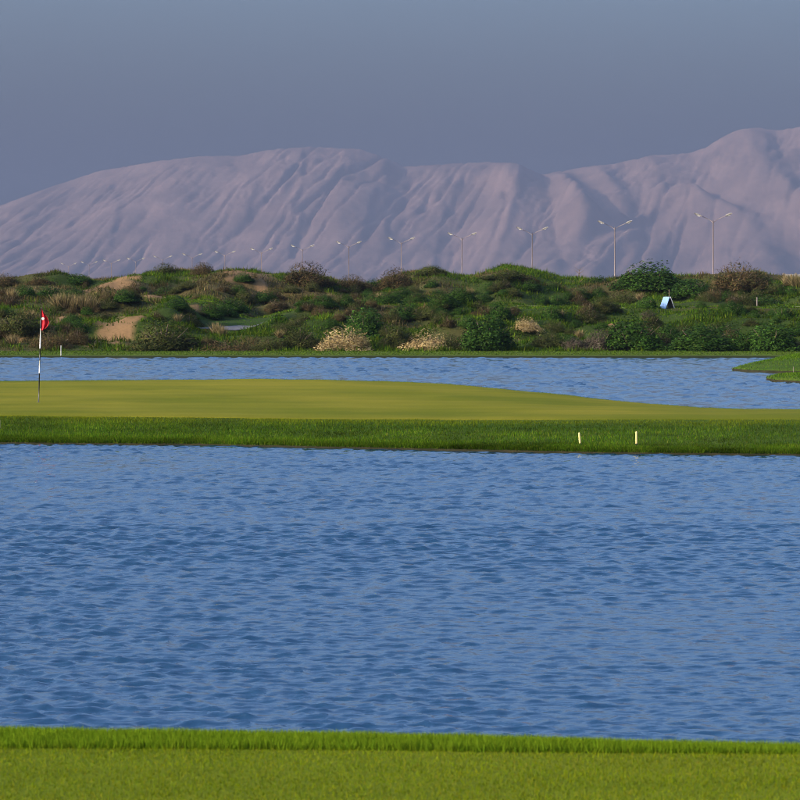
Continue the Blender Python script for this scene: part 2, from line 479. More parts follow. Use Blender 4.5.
# ------------------------------------------------------------------ near lawn
TZ = 1.4
def lawn_edge(X):      # distance at which the mown lawn meets the long fringe, and where the bank turns over
    base = np.interp(X, [-30, -1.6, 0, 1.6, 30], [11.2, 10.72, 10.66, 10.52, 9.6])
    top = np.interp(X, [-30, -1.6, 0, 1.6, 30], [12.4, 11.05, 10.88, 10.57, 9.8])
    return base, top
def build_lawn():
    xs = np.unique(np.concatenate([np.linspace(-30, -4, 27), np.linspace(-4, 4, 81), np.linspace(4, 30, 27)]))
    base, top = lawn_edge(xs)
    rows = []
    for k, f in enumerate(np.linspace(0, 1, 40)):
        y = -25 + (top + 25) * f ** 0.5
        rows.append(np.stack([xs, y, TZ + 0.012 * fbm(xs / 2, y / 2, 71)], -1))
    for dy, z in ((0.25, TZ - 0.03), (0.6, TZ - 0.22), (1.2, 0.75), (2.0, 0.2), (2.6, -0.25), (3.4, -0.6)):
        y = top + dy
        rows.append(np.stack([xs, y, z + 0 * xs], -1))
    V = np.concatenate(rows)
    me = make_mesh('lawn', V, grid_faces(len(rows), len(xs)), M['turf'], smooth=True)
    tag(link('lawn', me), 'near mown lawn above the water edge', 'lawn', kind='structure')
    # mown turf
    n = 190000
    X = rng.uniform(-3.0, 3.0, n); Yv = rng.uniform(8.6, 11.3, n)
    b, t = lawn_edge(X)
    keep = Yv < b + 0.03; X, Yv = X[keep], Yv[keep]; n = len(X)
    P = np.stack([X, Yv, TZ + 0.012 * fbm(X / 2, Yv / 2, 71) - 0.002], -1)
    T = tints(n, [(0.165, 0.225, 0.006), (0.20, 0.225, 0.008), (0.12, 0.19, 0.005), (0.25, 0.225, 0.02)], [5, 4, 3, 1.0], 0.12)
    T *= 0.68 * (1 + 0.22 * fbm(X / 0.9, Yv / 0.22, 75))[:, None]
    blades('lawn_grass', P, rng.uniform(0.010, 0.017, n), rng.uniform(0.0022, 0.0036, n), T, 'short mown yellow-green grass of the near lawn')
    # fringe of longer grass on the lip of the bank
    n = 110000
    X = rng.uniform(-3.4, 3.4, n); b, t = lawn_edge(X)
    Yv = b + (t + 0.35 - b) * rng.uniform(0, 1, n)
    zz = TZ - np.interp(Yv - t, [0, 0.25, 0.6], [0, 0.03, 0.22])
    P = np.stack([X, Yv, zz - 0.004], -1)
    T = tints(n, [(0.13, 0.22, 0.010), (0.16, 0.23, 0.012), (0.10, 0.18, 0.008)], [5, 4, 3], 0.11)
    T *= 0.74
    h = rng.uniform(0.032, 0.046, n) * (0.95 + 0.12 * vnoise(X / 0.12, Yv / 0.12, 77))
    blades('fringe_grass', P, h, rng.uniform(0.0025, 0.0042, n), T, 'longer bright green grass fringe on the lip of the near bank', lean=0.35)
build_lawn()

# ------------------------------------------------------------------ island with the putting green
def shore_pts(tab):
    tab = np.array(tab, float)
    Y = CAM_Z * F / (tab[:, 1] - HOR)
    return (tab[:, 0] - 400) / F * Y, Y
IX, IY = shore_pts([(-300, 441), (0, 444), (200, 445.5), (400, 450), (600, 454), (800, 456), (1150, 457)])
CR = np.array([  # crest of the island: photo column, photo row, distance
    (-300, 384, 77), (-100, 382, 76.5), (0, 381.3, 76), (100, 380.5, 76), (250, 379.8, 76), (320, 380, 76), (400, 382.3, 75.6), (450, 385, 75), (500, 389, 74),
    (550, 394, 73), (600, 399.5, 71.8), (650, 404.5, 70.6), (700, 408, 69.6), (750, 409.5, 69), (800, 410, 68.6), (1100, 413, 68)])
CX = (CR[:, 0] - 400) / F * CR[:, 2]; CZ = CAM_Z - (CR[:, 1] - HOR) / F * CR[:, 2]
def island_profile(X):
    """columns of (distance, height) across the island at X; row index is the part of the bank"""
    wob = 0.10 * fbm(X / 1.7, X * 0 + 2, 81, 3)
    yf = np.interp(X, IX, IY) + wob
    yc = np.interp(X, CX, CR[:, 2]); zc = np.interp(X, CX, CZ)
    yk = np.interp(X, [-14, -8.5, 0, 8.5, 14], [66.0, 65.4, 64.9, 64.2, 64.2])     # edge of the putting surface
    zk = CAM_Z - np.interp(X, [-14, -8.5, 0, 8.5, 14], [112, 113.5, 116.5, 115.5, 116]) / F * yk
    ys = [yf - 0.10, yf - 0.03, yf, yf + 0.12, yf + (yk - yf) * 0.35, yf + (yk - yf) * 0.7, yk, yk + (yc - yk) * 0.25, yk + (yc - yk) * 0.5,
          yk + (yc - yk) * 0.75, yc, yc + 0.8, yc + 2.2, yc + 4.0, yc + 4.6]
    zs = [-0.35 + 0 * X, 0.0 + 0 * X, 0.06 + 0 * X, 0.105 + 0 * X, 0.10 + (zk - 0.10) * 0.42, 0.10 + (zk - 0.10) * 0.78, zk,
          zk + (zc - zk) * 0.25, zk + (zc - zk) * 0.5, zk + (zc - zk) * 0.75, zc, zc - 0.06, zc - 0.3, 0.05 + 0 * X, -0.35 + 0 * X]
    return np.array(ys), np.array(zs)
def island_at(X, s):
    """s in row units"""
    ys, zs = island_profile(X)
    i = np.clip(np.floor(s).astype(int), 0, len(ys) - 2); f = s - i
    c = np.arange(len(X))
    y = ys[i, c] * (1 - f) + ys[i + 1, c] * f; z = zs[i, c] * (1 - f) + zs[i + 1, c] * f
    z = z + 0.018 * fbm(X / 1.3, y / 1.1, 83) * ((s > 3) & (s < 12))
    return y, z
def build_island():
    xs = np.arange(-14, 14.01, 0.14)
    rows = np.concatenate([np.arange(0, 4, 0.5), np.arange(4, 12, 0.2), np.arange(12, 14.01, 0.5)])
    V = []
    for s in rows:
        y, z = island_at(xs, np.full(len(xs), s)); V.append(np.stack([xs, y, z], -1))
    me = make_mesh('island', np.concatenate(V), grid_faces(len(rows), len(xs)), M['bank'], smooth=True)
    me.materials.append(M['soil'])
    nc = len(xs) - 1
    mi = np.zeros(len(me.polygons), dtype=np.int32); mi[:nc * 4] = 1
    me.polygons.foreach_set('material_index', mi)
    tag(link('island', me), 'low grassy island with dark earth edge in the lake', 'island', kind='structure')
    rows = np.concatenate([np.linspace(5.45, 10.0, 66)])
    V = []
    for s in rows:
        y, z = island_at(xs, np.full(len(xs), s)); V.append(np.stack([xs, y, z + (0.012 if s > 5.5 else -0.03)], -1))
    me = make_mesh('putting_green', np.concatenate(V), grid_faces(len(rows), len(xs)), M['green'], smooth=True)
    tag(link('putting_green', me), 'smooth olive putting green on top of the island', 'green', kind='structure')
    # rough grass on the front bank
    n = 190000
    X = rng.uniform(-12, 12, n); s = 1.6 + 4.75 * rng.uniform(0, 1, n); s = np.where((s > 5.3) & (rng.uniform(0, 1, n) < (s - 5.3) / 1.0), s - 3.0, s)
    y, z = island_at(X, s)
    P = np.stack([X, y, z - 0.004], -1)
    T = tints(n, [(0.07, 0.145, 0.006), (0.105, 0.165, 0.010), (0.038, 0.09, 0.005), (0.17, 0.17, 0.025)], [5, 4, 4, 0.7])
    patch = fbm(X / 1.3, y / 0.7, 85, 4, 0.65)
    T *= 0.60 * np.clip(1 + 0.95 * patch, 0.35, 2)[:, None]
    up = smooth01((s - 4.3 + 0.5 * patch) / 1.5)[:, None]                # collar cut shorter and yellower towards the green
    T = T * (1 - 0.92 * up) + 0.92 * up * np.array([0.10, 0.114, 0.006])
    h = rng.uniform(0.035, 0.075, n) * (1 - 0.86 * smooth01((s - 4.6) / 1.5)) * (1 + 0.4 * patch)
    h[s < 3.2] *= 1.25
    blades('rough_grass', P, h, rng.uniform(0.007, 0.013, n), T, 'dark green rough grass on the front bank of the island')
    n = 26000
    X = rng.uniform(-12, 12, n); s = rng.uniform(10.0, 11.6, n)
    y, z = island_at(X, s)
    T = tints(n, [(0.05, 0.10, 0.008), (0.03, 0.07, 0.006)], [1, 1])
    blades('rough_grass', np.stack([X, y, z - 0.004], -1), rng.uniform(0.03, 0.06, n), rng.uniform(0.008, 0.014, n), T, 'dark rough grass along the back rim of the putting green')
build_island()

# ------------------------------------------------------------------ dunes across the lake
SK = np.array([(-300, 279), (-100, 277), (0, 280), (40, 281), (75, 278), (100, 282), (150, 276), (185, 269), (215, 274), (240, 271), (270, 275), (307, 274), (345, 283), (372, 286),
               (400, 275), (430, 269), (455, 276), (472, 277), (505, 266), (535, 272), (562, 279), (600, 281), (650, 277), (690, 279), (712, 280), (745, 275), (775, 279), (800, 281), (900, 278), (1100, 282)])
YCREST = 243.0
def dune_z(X, Y):
    X = np.asarray(X, float); Y = np.asarray(Y, float)
    wob = 1.2 * fbm(X / 14, X * 0 + 5, 91, 2)
    c = np.interp(400 + X / YCREST * F, SK[:, 0], SK[:, 1])
    crest = CAM_Z + (HOR - c) / F * YCREST
    u = 400 + X / 180 * F
    terr = np.interp(u, [-300, 60, 190, 240, 300, 360, 420, 800, 1200], [3.0, 2.95, 2.85, 1.75, 2.5, 2.6, 2.5, 2.45, 2.5])
    yt = np.interp(u, [-300, 190, 235, 265, 320, 420, 800], [184, 184, 180, 177, 187, 190, 190])   # where the first slope levels out
    sh = 155.2 + 0.5 * fbm(X / 5, X * 0, 93, 2)
    z = np.interp(Y, [150, 154, 400], [-0.7, -0.7, -0.7])
    lip = 0.26 * smooth01((Y - sh) / 0.35)
    z = -0.35 + 0.43 * smooth01((Y - sh + 0.35) / 0.5) + 0.16 * smooth01((Y - sh) / 5)
    s1 = np.clip((Y - (162 + wob)) / (yt - 162 - wob), 0, 1)
    z = z + (terr - 0.25) * (0.45 * smooth01(s1) + 0.55 * s1 ** 0.65)
    s2 = smooth01((Y - (200 + 2 * wob)) / (YCREST - 202 - 2 * wob))
    z = z + (crest - terr) * s2
    m1 = smooth01((Y - 162) / 6) * (1 - smooth01((Y - 183) / 8))
    m2 = smooth01((Y - 198) / 10) * (1 - smooth01((Y - 224) / 14))
    z = z + m1 * (1.25 * fbm(X / 4.2, Y / 5, 95, 3)) + m2 * 1.9 * fbm(X / 6.5, Y / 8, 97, 3)
    z = z + 0.10 * fbm(X / 1.6, Y / 1.6, 99, 2) * smooth01((Y - 163) / 5)
    # level hollow that the cart path crosses, and the turf ridge beside it
    q = np.hypot((X + 9.2) / 3.6, (Y - 178.5) / 12.5)
    bas = 1 - smooth01((q - 0.75) / 0.45)
    z = z * (1 - bas) + bas * (1.26 + 0.043 * (Y - 176))
    tr = (Y - 172) / 18.0
    z = z + 0.75 * np.exp(-((X - (-8.0 + 2.9 * tr)) / 0.9) ** 2) * smooth01(tr * 4) * (1 - smooth01((tr - 0.75) / 0.4))
    back = smooth01((Y - YCREST - 3) / 45)
    return z * (1 - back) + (-0.9) * back

def hit(x, y, y0=156.0, y1=300.0):
    """where the sight line of a pixel meets the dunes"""
    Ys = np.arange(y0, y1, 0.1)
    zr = CAM_Z - (y - HOR) / F * Ys
    d = dune_z((x - 400) / F * Ys, Ys) - zr
    k = np.nonzero(d >= 0)[0]
    Yv = Ys[k[0]] if len(k) else Ys[np.argmax(d)]
    X = (x - 400) / F * Yv
    return float(X), float(Yv), float(dune_z(X, Yv))

SAND = [(110, 285, 30, 5), (192, 270, 32, 5), (243, 272, 26, 4), (266, 275, 14, 4), (153, 299, 12, 4), (195, 307, 12, 3), (68, 317, 17, 6), (118, 331, 30, 13), (105, 338, 26, 10),
        (170, 346, 22, 4), (90, 345, 16, 5), (610, 330, 8, 3), (20, 340, 10, 5), (140, 345, 14, 4)]
sand_c = []
for (x, y, w, h) in SAND:
    a = hit(x, y); r = w / F * a[1]
    b0 = hit(x, y + h * 0.8); b1 = hit(x, y - h * 0.8)
    sand_c.append((a[0], a[1], r * 0.62, max(1.5, min(9, abs(b1[1] - b0[1]) * 0.62))))
def sand_mask(X, Y):
    m = np.zeros_like(X)
    n = 0.95 * fbm(X / 1.3, Y / 1.9, 101, 4, 0.65)
    for (cx, cy, rx, ry) in sand_c:
        d = np.hypot((X - cx) / rx, (Y - cy) / ry) + n
        m = np.maximum(m, 1 - smooth01((d - 0.75) / 0.4))
    return m

def build_dunes():
    xs = np.concatenate([np.arange(-80, -45, 1.5), np.arange(-45, 45, 0.42), np.arange(45, 80.1, 1.5)])
    ys = np.concatenate([np.arange(153, 157, 0.1), np.arange(157, 158, 0.25), np.arange(158, 262, 0.55), np.arange(262, 330, 2.0)])
    X, Y = np.meshgrid(xs, ys)
    Z = dune_z(X, Y)
    sm = sand_mask(X, Y)[..., None]
    g = smooth01(0.62 + 1.2 * fbm(X / 9, Y / 9, 103, 3) + 0.36 * np.clip((X + 6) / 16, -1, 1))[..., None]
    veg = (1 - g) * np.array([0.06, 0.048, 0.02]) + g * np.array([0.026, 0.042, 0.008])
    turf = ((1 - smooth01((Y - 160.5) / 1.5)))[..., None]
    veg = veg * (1 - turf) + turf * np.array([0.06, 0.085, 0.012])
    wet = (1 - smooth01((Z - 0.07) / 0.05))[..., None]
    veg = veg * (1 - wet) + wet * np.array([0.018, 0.022, 0.010])
    c = veg * (1 - sm) + sm * np.array([0.165, 0.10, 0.048])
    me = make_mesh('dunes', np.stack([X, Y, Z], -1).reshape(-1, 3), grid_faces(len(ys), len(xs)), M['sandy'], smooth=True, col=c.reshape(-1, 3))
    tag(link('dunes', me), 'overgrown sand dunes rising behind the far bank of the lake', 'dunes', kind='structure')
    # low plants and grass that cover the dunes
    n = 520000
    Yv = 157 + (258 - 157) * rng.uniform(0, 1, n) ** 1.12
    X = rng.uniform(-1, 1, n) * (0.135 * Yv + 7)
    Z = dune_z(X, Yv)
    sm = sand_mask(X, Yv)
    clump = fbm(X / 1.1, Yv / 1.3, 105, 3)
    keep = (rng.uniform(0, 1, n) > sm * 0.85) & (rng.uniform(0, 1, n) < np.maximum(0.55, 0.85 + 0.7 * clump))
    X, Yv, Z, clump = X[keep], Yv[keep], Z[keep], clump[keep]; n = len(X)
    g = 0.64 + 1.15 * fbm(X / 9, Yv / 9, 103, 3) + 0.36 * np.clip((X + 6) / 16, -1, 1) + 0.35 * fbm(X / 2.2, Yv / 2.6, 107, 2)
    fair = smooth01((Yv - 184) / 4) * (1 - smooth01((Yv - 200) / 5)) * smooth01((X + 16) / 5)
    g = np.clip(g + 0.35 * fair, 0, 1)
    green = tints(n, [(0.06, 0.13, 0.008), (0.095, 0.155, 0.012), (0.04, 0.09, 0.007), (0.13, 0.165, 0.014)], [4, 4, 3, 2])
    brown = tints(n, [(0.15, 0.115, 0.045), (0.20, 0.15, 0.07), (0.10, 0.085, 0.035), (0.11, 0.11, 0.03)], [4, 2, 4, 4])
    pick = (rng.uniform(0, 1, n) < smooth01((g - 0.25) / 0.5))[:, None]
    T = np.where(pick, green, brown)
    T *= (0.50 * np.clip(1 + 0.75 * fbm(X / 4.5, Yv / 6, 121, 3) + 0.35 * fair, 0.5, 2.2))[:, None]
    strip = Yv < 161.5
    bas = np.hypot((X + 9.2) / 3.0, (Yv - 182) / 8.0) < 1
    T[bas] = tints(int(bas.sum()), [(0.035, 0.10, 0.008), (0.05, 0.11, 0.009)], [1, 1])
    T[strip] = tints(int(strip.sum()), [(0.055, 0.09, 0.008), (0.04, 0.075, 0.007)], [1, 1])
    h = rng.uniform(0.07, 0.26, n) * np.clip(1 + 2.2 * clump, 0.55, 3.0) * (1 - 0.55 * fair)
    h[bas] = rng.uniform(0.03, 0.06, int(bas.sum()))
    h[strip] = rng.uniform(0.05, 0.09, int(strip.sum()))
    w = rng.uniform(0.04, 0.09, n)
    onp = (np.abs(X + 10.8 - 3.0 * (Yv - 176) / 3.6) < 2.4) & (Yv > 173.5) & (Yv < 181)
    h[onp] *= 0.3
    blades('dune_grass', np.stack([X, Yv, Z - 0.02], -1), h, w, T, 'green and brown low grass and creepers covering the dunes', lean=0.9)
build_dunes()

# ------------------------------------------------------------------ spits of turf reaching in from the right
def build_spit(outline, top_z, label, glabel, ngrass):
    """outline: closed list of (photo column, photo row) along the waterline"""
    O = np.array(outline, float)
    Yw = CAM_Z * F / (O[:, 1] - HOR); Xw = (O[:, 0] - 400) / F * Yw
    # resample the outline
    n = 160
    seg = np.r_[0, np.cumsum(np.hypot(np.diff(np.r_[Xw, Xw[0]]), np.diff(np.r_[Yw, Yw[0]])))]
    t = np.linspace(0, seg[-1], n, endpoint=False)
    x = np.interp(t, seg, np.r_[Xw, Xw[0]]); y = np.interp(t, seg, np.r_[Yw, Yw[0]])
    x += 0.12 * fbm(t / 1.5, t * 0, 111, 2); y += 0.25 * fbm(t / 1.5, t * 0 + 4, 112, 2)
    cx, cy = x.mean(), y.mean()
    rings = [(1.0, -0.3), (1.0, 0.0), (0.995, 0.10), (0.97, 0.16), (0.9, 0.16 + 0.3 * top_z), (0.75, 0.16 + 0.55 * top_z), (0.5, 0.16 + 0.8 * top_z), (0.25, 0.16 + top_z), (0.0, 0.16 + top_z)]
    V = np.concatenate([np.stack([cx + (x - cx) * f, cy + (y - cy) * f, np.full(n, z)], -1) for f, z in rings])
    Fs = []
    for k in range(len(rings) - 1):
        a = np.arange(n); b = (a + 1) % n
        Fs.append(np.stack([k * n + a, k * n + b, (k + 1) * n + b, (k + 1) * n + a], -1))
    me = make_mesh('spit', V, np.concatenate(Fs), M['bank'], smooth=True)
    me.materials.append(M['soil'])
    mi = np.zeros(len(me.polygons), dtype=np.int32); mi[:2 * n] = 1
    me.polygons.foreach_set('material_index', mi)
    tag(link('spit', me), label, 'spit', kind='structure')
    m = ngrass
    i = rng.integers(0, n, m); f = np.sqrt(rng.uniform(0, 1, m)); j = (i + 1) % n; q = rng.uniform(0, 1, m)
    gx = cx + (x[i] * (1 - q) + x[j] * q - cx) * f; gy = cy + (y[i] * (1 - q) + y[j] * q - cy) * f
    fz = np.array([r[0] for r in rings[2:]][::-1]); zz = np.array([r[1] for r in rings[2:]][::-1])
    gz = np.interp(f, fz, zz)
    T = tints(m, [(0.055, 0.115, 0.008), (0.075, 0.125, 0.009), (0.035, 0.08, 0.006)], [4, 3, 3])
    blades('spit_grass', np.stack([gx, gy, gz - 0.01], -1), rng.uniform(0.05, 0.10, m), rng.uniform(0.02, 0.035, m), T, glabel)
    return cx, cy
build_spit([(733, 370.5), (745, 372), (765, 372.8), (800, 373.5), (900, 375), (1000, 374), (1000, 357.5), (880, 357.4), (800, 358.2), (778, 360.5), (757, 366)], 0.42,
           'larger grassy spit reaching out from the far bank', 'short bright grass on the larger spit by the far bank', 26000)
build_spit([(767, 380.5), (775, 382.3), (800, 383.5), (860, 384.5), (930, 385), (930, 377.5), (860, 377.2), (800, 377.2), (780, 378.6)], 0.12,
           'small grassy spit in front of the larger spit', 'short grass on the small spit', 9000)

# ------------------------------------------------------------------ cart path
def ribbon(name, pts, width, lift, mat, label, z0=None):
    """flat strip along (X, Y) points draped on the dunes"""
    pts = np.array(pts, float)
    d = np.gradient(pts, axis=0); d /= np.linalg.norm(d, axis=1)[:, None]
    nrm = np.stack([-d[:, 1], d[:, 0]], -1)
    cols = np.linspace(-0.5, 0.5, 5)
    V = []
    for c in cols:
        p = pts + nrm * width * c
        V.append(np.stack([p[:, 0], p[:, 1], dune_z(p[:, 0], p[:, 1]) + lift], -1))
    me = make_mesh(name, np.stack(V, 1).reshape(-1, 3), grid_faces(len(pts), 5), mat, smooth=True)
    return tag(link(name, me), label, 'path', kind='structure')
xx = np.linspace(2, 34, 120)
ribbon('cart_path', np.stack([xx, 191.5 + 0.8 * np.sin(xx / 9)], -1), 0.6, 0.10, M['pathedge'], 'pale narrow path along the terrace of the dunes')
tt = np.linspace(0, 0.8, 30)
ribbon('cart_path', np.stack([-11.0 + 3.4 * tt, 175.6 + 4.2 * tt], -1), 3.6, 0.05, M['path'], 'short visible stretch of grey asphalt cart path among the dunes')

# ------------------------------------------------------------------ shrubs
def leaf_cloud(n, lobes, leaf, shell=0.55, upward=0.2, aspect=0.6, thin=False):
    """leaf faces spread through overlapping lobes (cx,cy,cz,rx,ry,rz); returns verts (n*4) and depth 0..1"""
    L = np.array(lobes)
    wgt = L[:, 3] * L[:, 4] * L[:, 5]; wgt = wgt ** 0.67
    k = rng.choice(len(L), n, p=wgt / wgt.sum())
    d = rng.normal(0, 1, (n, 3)); d[:, 2] = np.abs(d[:, 2]) * 1.0 - 0.35; d /= np.linalg.norm(d, axis=1)[:, None]
    r = 1 - shell * rng.uniform(0, 1, n) ** 1.6
    r *= 1 + 0.09 * rng.normal(0, 1, n) * (rng.uniform(0, 1, n) < 0.35)
    P = L[k, :3] + d * L[k, 3:] * r[:, None]
    P[:, 2] = np.maximum(P[:, 2], 0.03)
    nrm = d + rng.normal(0, 0.55, (n, 3)) + np.array([0, 0, upward]); nrm /= np.linalg.norm(nrm, axis=1)[:, None]
    if thin:
        ax = d + np.array([0, 0, 0.5]) + rng.normal(0, 0.45, (n, 3))
    else:
        ax = rng.normal(0, 1, (n, 3))
    u = np.cross(nrm, ax); u /= np.linalg.norm(u, axis=1)[:, None] + 1e-9
    w = np.cross(u, nrm)
    s = leaf * np.exp(rng.normal(0, 0.3, n))[:, None]
    V = np.stack([P - w * s * 0.5 - u * s * aspect * 0.5, P - w * s * 0.5 + u * s * aspect * 0.5, P + w * s * 0.6], 1)
    return V.reshape(-1, 3), k

def lobes_for(w, d, h, n, spread=0.6):
    out = [(0, 0, h * 0.30, w * 0.38, d * 0.38, h * 0.60)]
    for i in range(n):
        a = rng.uniform(0, 6.28); q = rng.uniform(0.3, spread + 0.15)
        rr = rng.uniform(0.12, 0.24)
        zc = h * rng.uniform(0.08, max(0.12, 0.72 - 0.75 * q))
        out.append((math.cos(a) * q * w * 0.5, math.sin(a) * q * d * 0.5, zc, w * rr, d * rr, h * rng.uniform(0.16, 0.30)))
    return out

def shrub_proto(kind, seed):
    """unit bush: about 1 wide and 1 high; returns (foliage mesh, stem mesh)"""
    global rng
    keep = rng; rng = np.random.default_rng(seed)
    if kind == 'leafy':
        n = 11000; V, k = leaf_cloud(n, lobes_for(1.0, 1.0, 1.0, 24), 0.036, 0.5, 0.3, 0.75)
        T = tints(n, [(0.04, 0.10, 0.012), (0.06, 0.135, 0.016), (0.028, 0.07, 0.01), (0.10, 0.17, 0.025)], [4, 4, 3, 1])
        mat = M['foliage']
    elif kind == 'olive':
        n = 8000; V, k = leaf_cloud(n, lobes_for(1.0, 1.0, 1.0, 16, 0.75), 0.055, 0.7, 0.1, 0.3, True)
        T = tints(n, [(0.085, 0.095, 0.022), (0.06, 0.08, 0.015), (0.12, 0.11, 0.035), (0.045, 0.06, 0.014)], [4, 3, 2, 3])
        mat = M['foliage']
    elif kind == 'brown':
        n = 8000; V, k = leaf_cloud(n, lobes_for(1.0, 1.0, 1.0, 16, 0.75), 0.06, 0.75, 0.0, 0.22, True)
        T = tints(n, [(0.13, 0.085, 0.035), (0.10, 0.075, 0.03), (0.17, 0.115, 0.05), (0.07, 0.075, 0.02)], [4, 3, 2, 3])
        mat = M['foliage']
    elif kind == 'grey':
        n = 8000; V, k = leaf_cloud(n, lobes_for(1.0, 1.0, 1.0, 16, 0.8), 0.05, 0.6, 0.1, 0.35, True)
        T = tints(n, [(0.15, 0.115, 0.085), (0.11, 0.10, 0.06), (0.19, 0.145, 0.11), (0.08, 0.08, 0.04)], [3, 3, 2, 2])
        mat = M['foliage']
    else:   # cream
        n = 8000; V, k = leaf_cloud(n, lobes_for(1.0, 1.0, 1.0, 30, 0.7), 0.05, 0.7, 0.0, 0.3, True)
        T = tints(n, [(0.46, 0.34, 0.15), (0.38, 0.27, 0.11), (0.54, 0.42, 0.21), (0.20, 0.14, 0.05)], [4, 3, 2, 2], 0.14)
        mat = M['dry']
    tone = (0.48 if kind != 'cream' else 0.68) * np.exp(rng.normal(0, 0.2, 64))[k][:, None]
    T = np.repeat(T * tone, 3, axis=0)
    fm = make_mesh(kind + '_foliage', V, np.arange(3 * n).reshape(-1, 3), mat, col=T)
    mb = MB()
    for i in range(9):
        a = rng.uniform(0, 6.28); q = rng.uniform(0.1, 0.42)
        x, y = math.cos(a) * q, math.sin(a) * q; z = rng.uniform(0.55, 0.85) * (1 - 0.5 * q)
        mb.tube([(x * 0.08, y * 0.08, -0.12), (x * 0.5, y * 0.5, z * 0.55), (x, y, z)], [0.022, 0.014, 0.005], 5)
    sm = mb.mesh(kind + '_stem', M['stem'])
    rng = keep
    return fm, sm
PROTO = {k: [shrub_proto(k, 200 + 10 * i + j) for j in range(3)] for i, k in enumerate(('leafy', 'olive', 'brown', 'grey', 'cream'))}
NAMES = {'leafy': 'leafy_shrub', 'olive': 'olive_shrub', 'brown': 'dry_shrub', 'grey': 'grey_shrub', 'cream': 'cream_shrub'}
prot_i = 0
def shrub(kind, x, yb, w, h, label, group=None, sink=0.06):
    """bush whose foot is seen at photo pixel (x, yb); w and h its size in pixels"""
    global prot_i
    X, Yv, Z = hit(x, yb)
    W = w / F * Yv * 1.16; Hh = h / F * Yv * 1.26
    fm, sm = PROTO[kind][prot_i % 3]; prot_i += 1
    sink = 0.05 + Hh * (0.10 if w < 3 * h else 0.28)
    o = empty(NAMES[kind], (X, Yv, Z - sink), rng.uniform(0, 6.28))
    o.scale = (W, W * rng.uniform(0.8, 1.0), Hh)
    tag(o, label, 'shrub', group)
    link('foliage', fm, o); link('stem', sm, o)
    return o

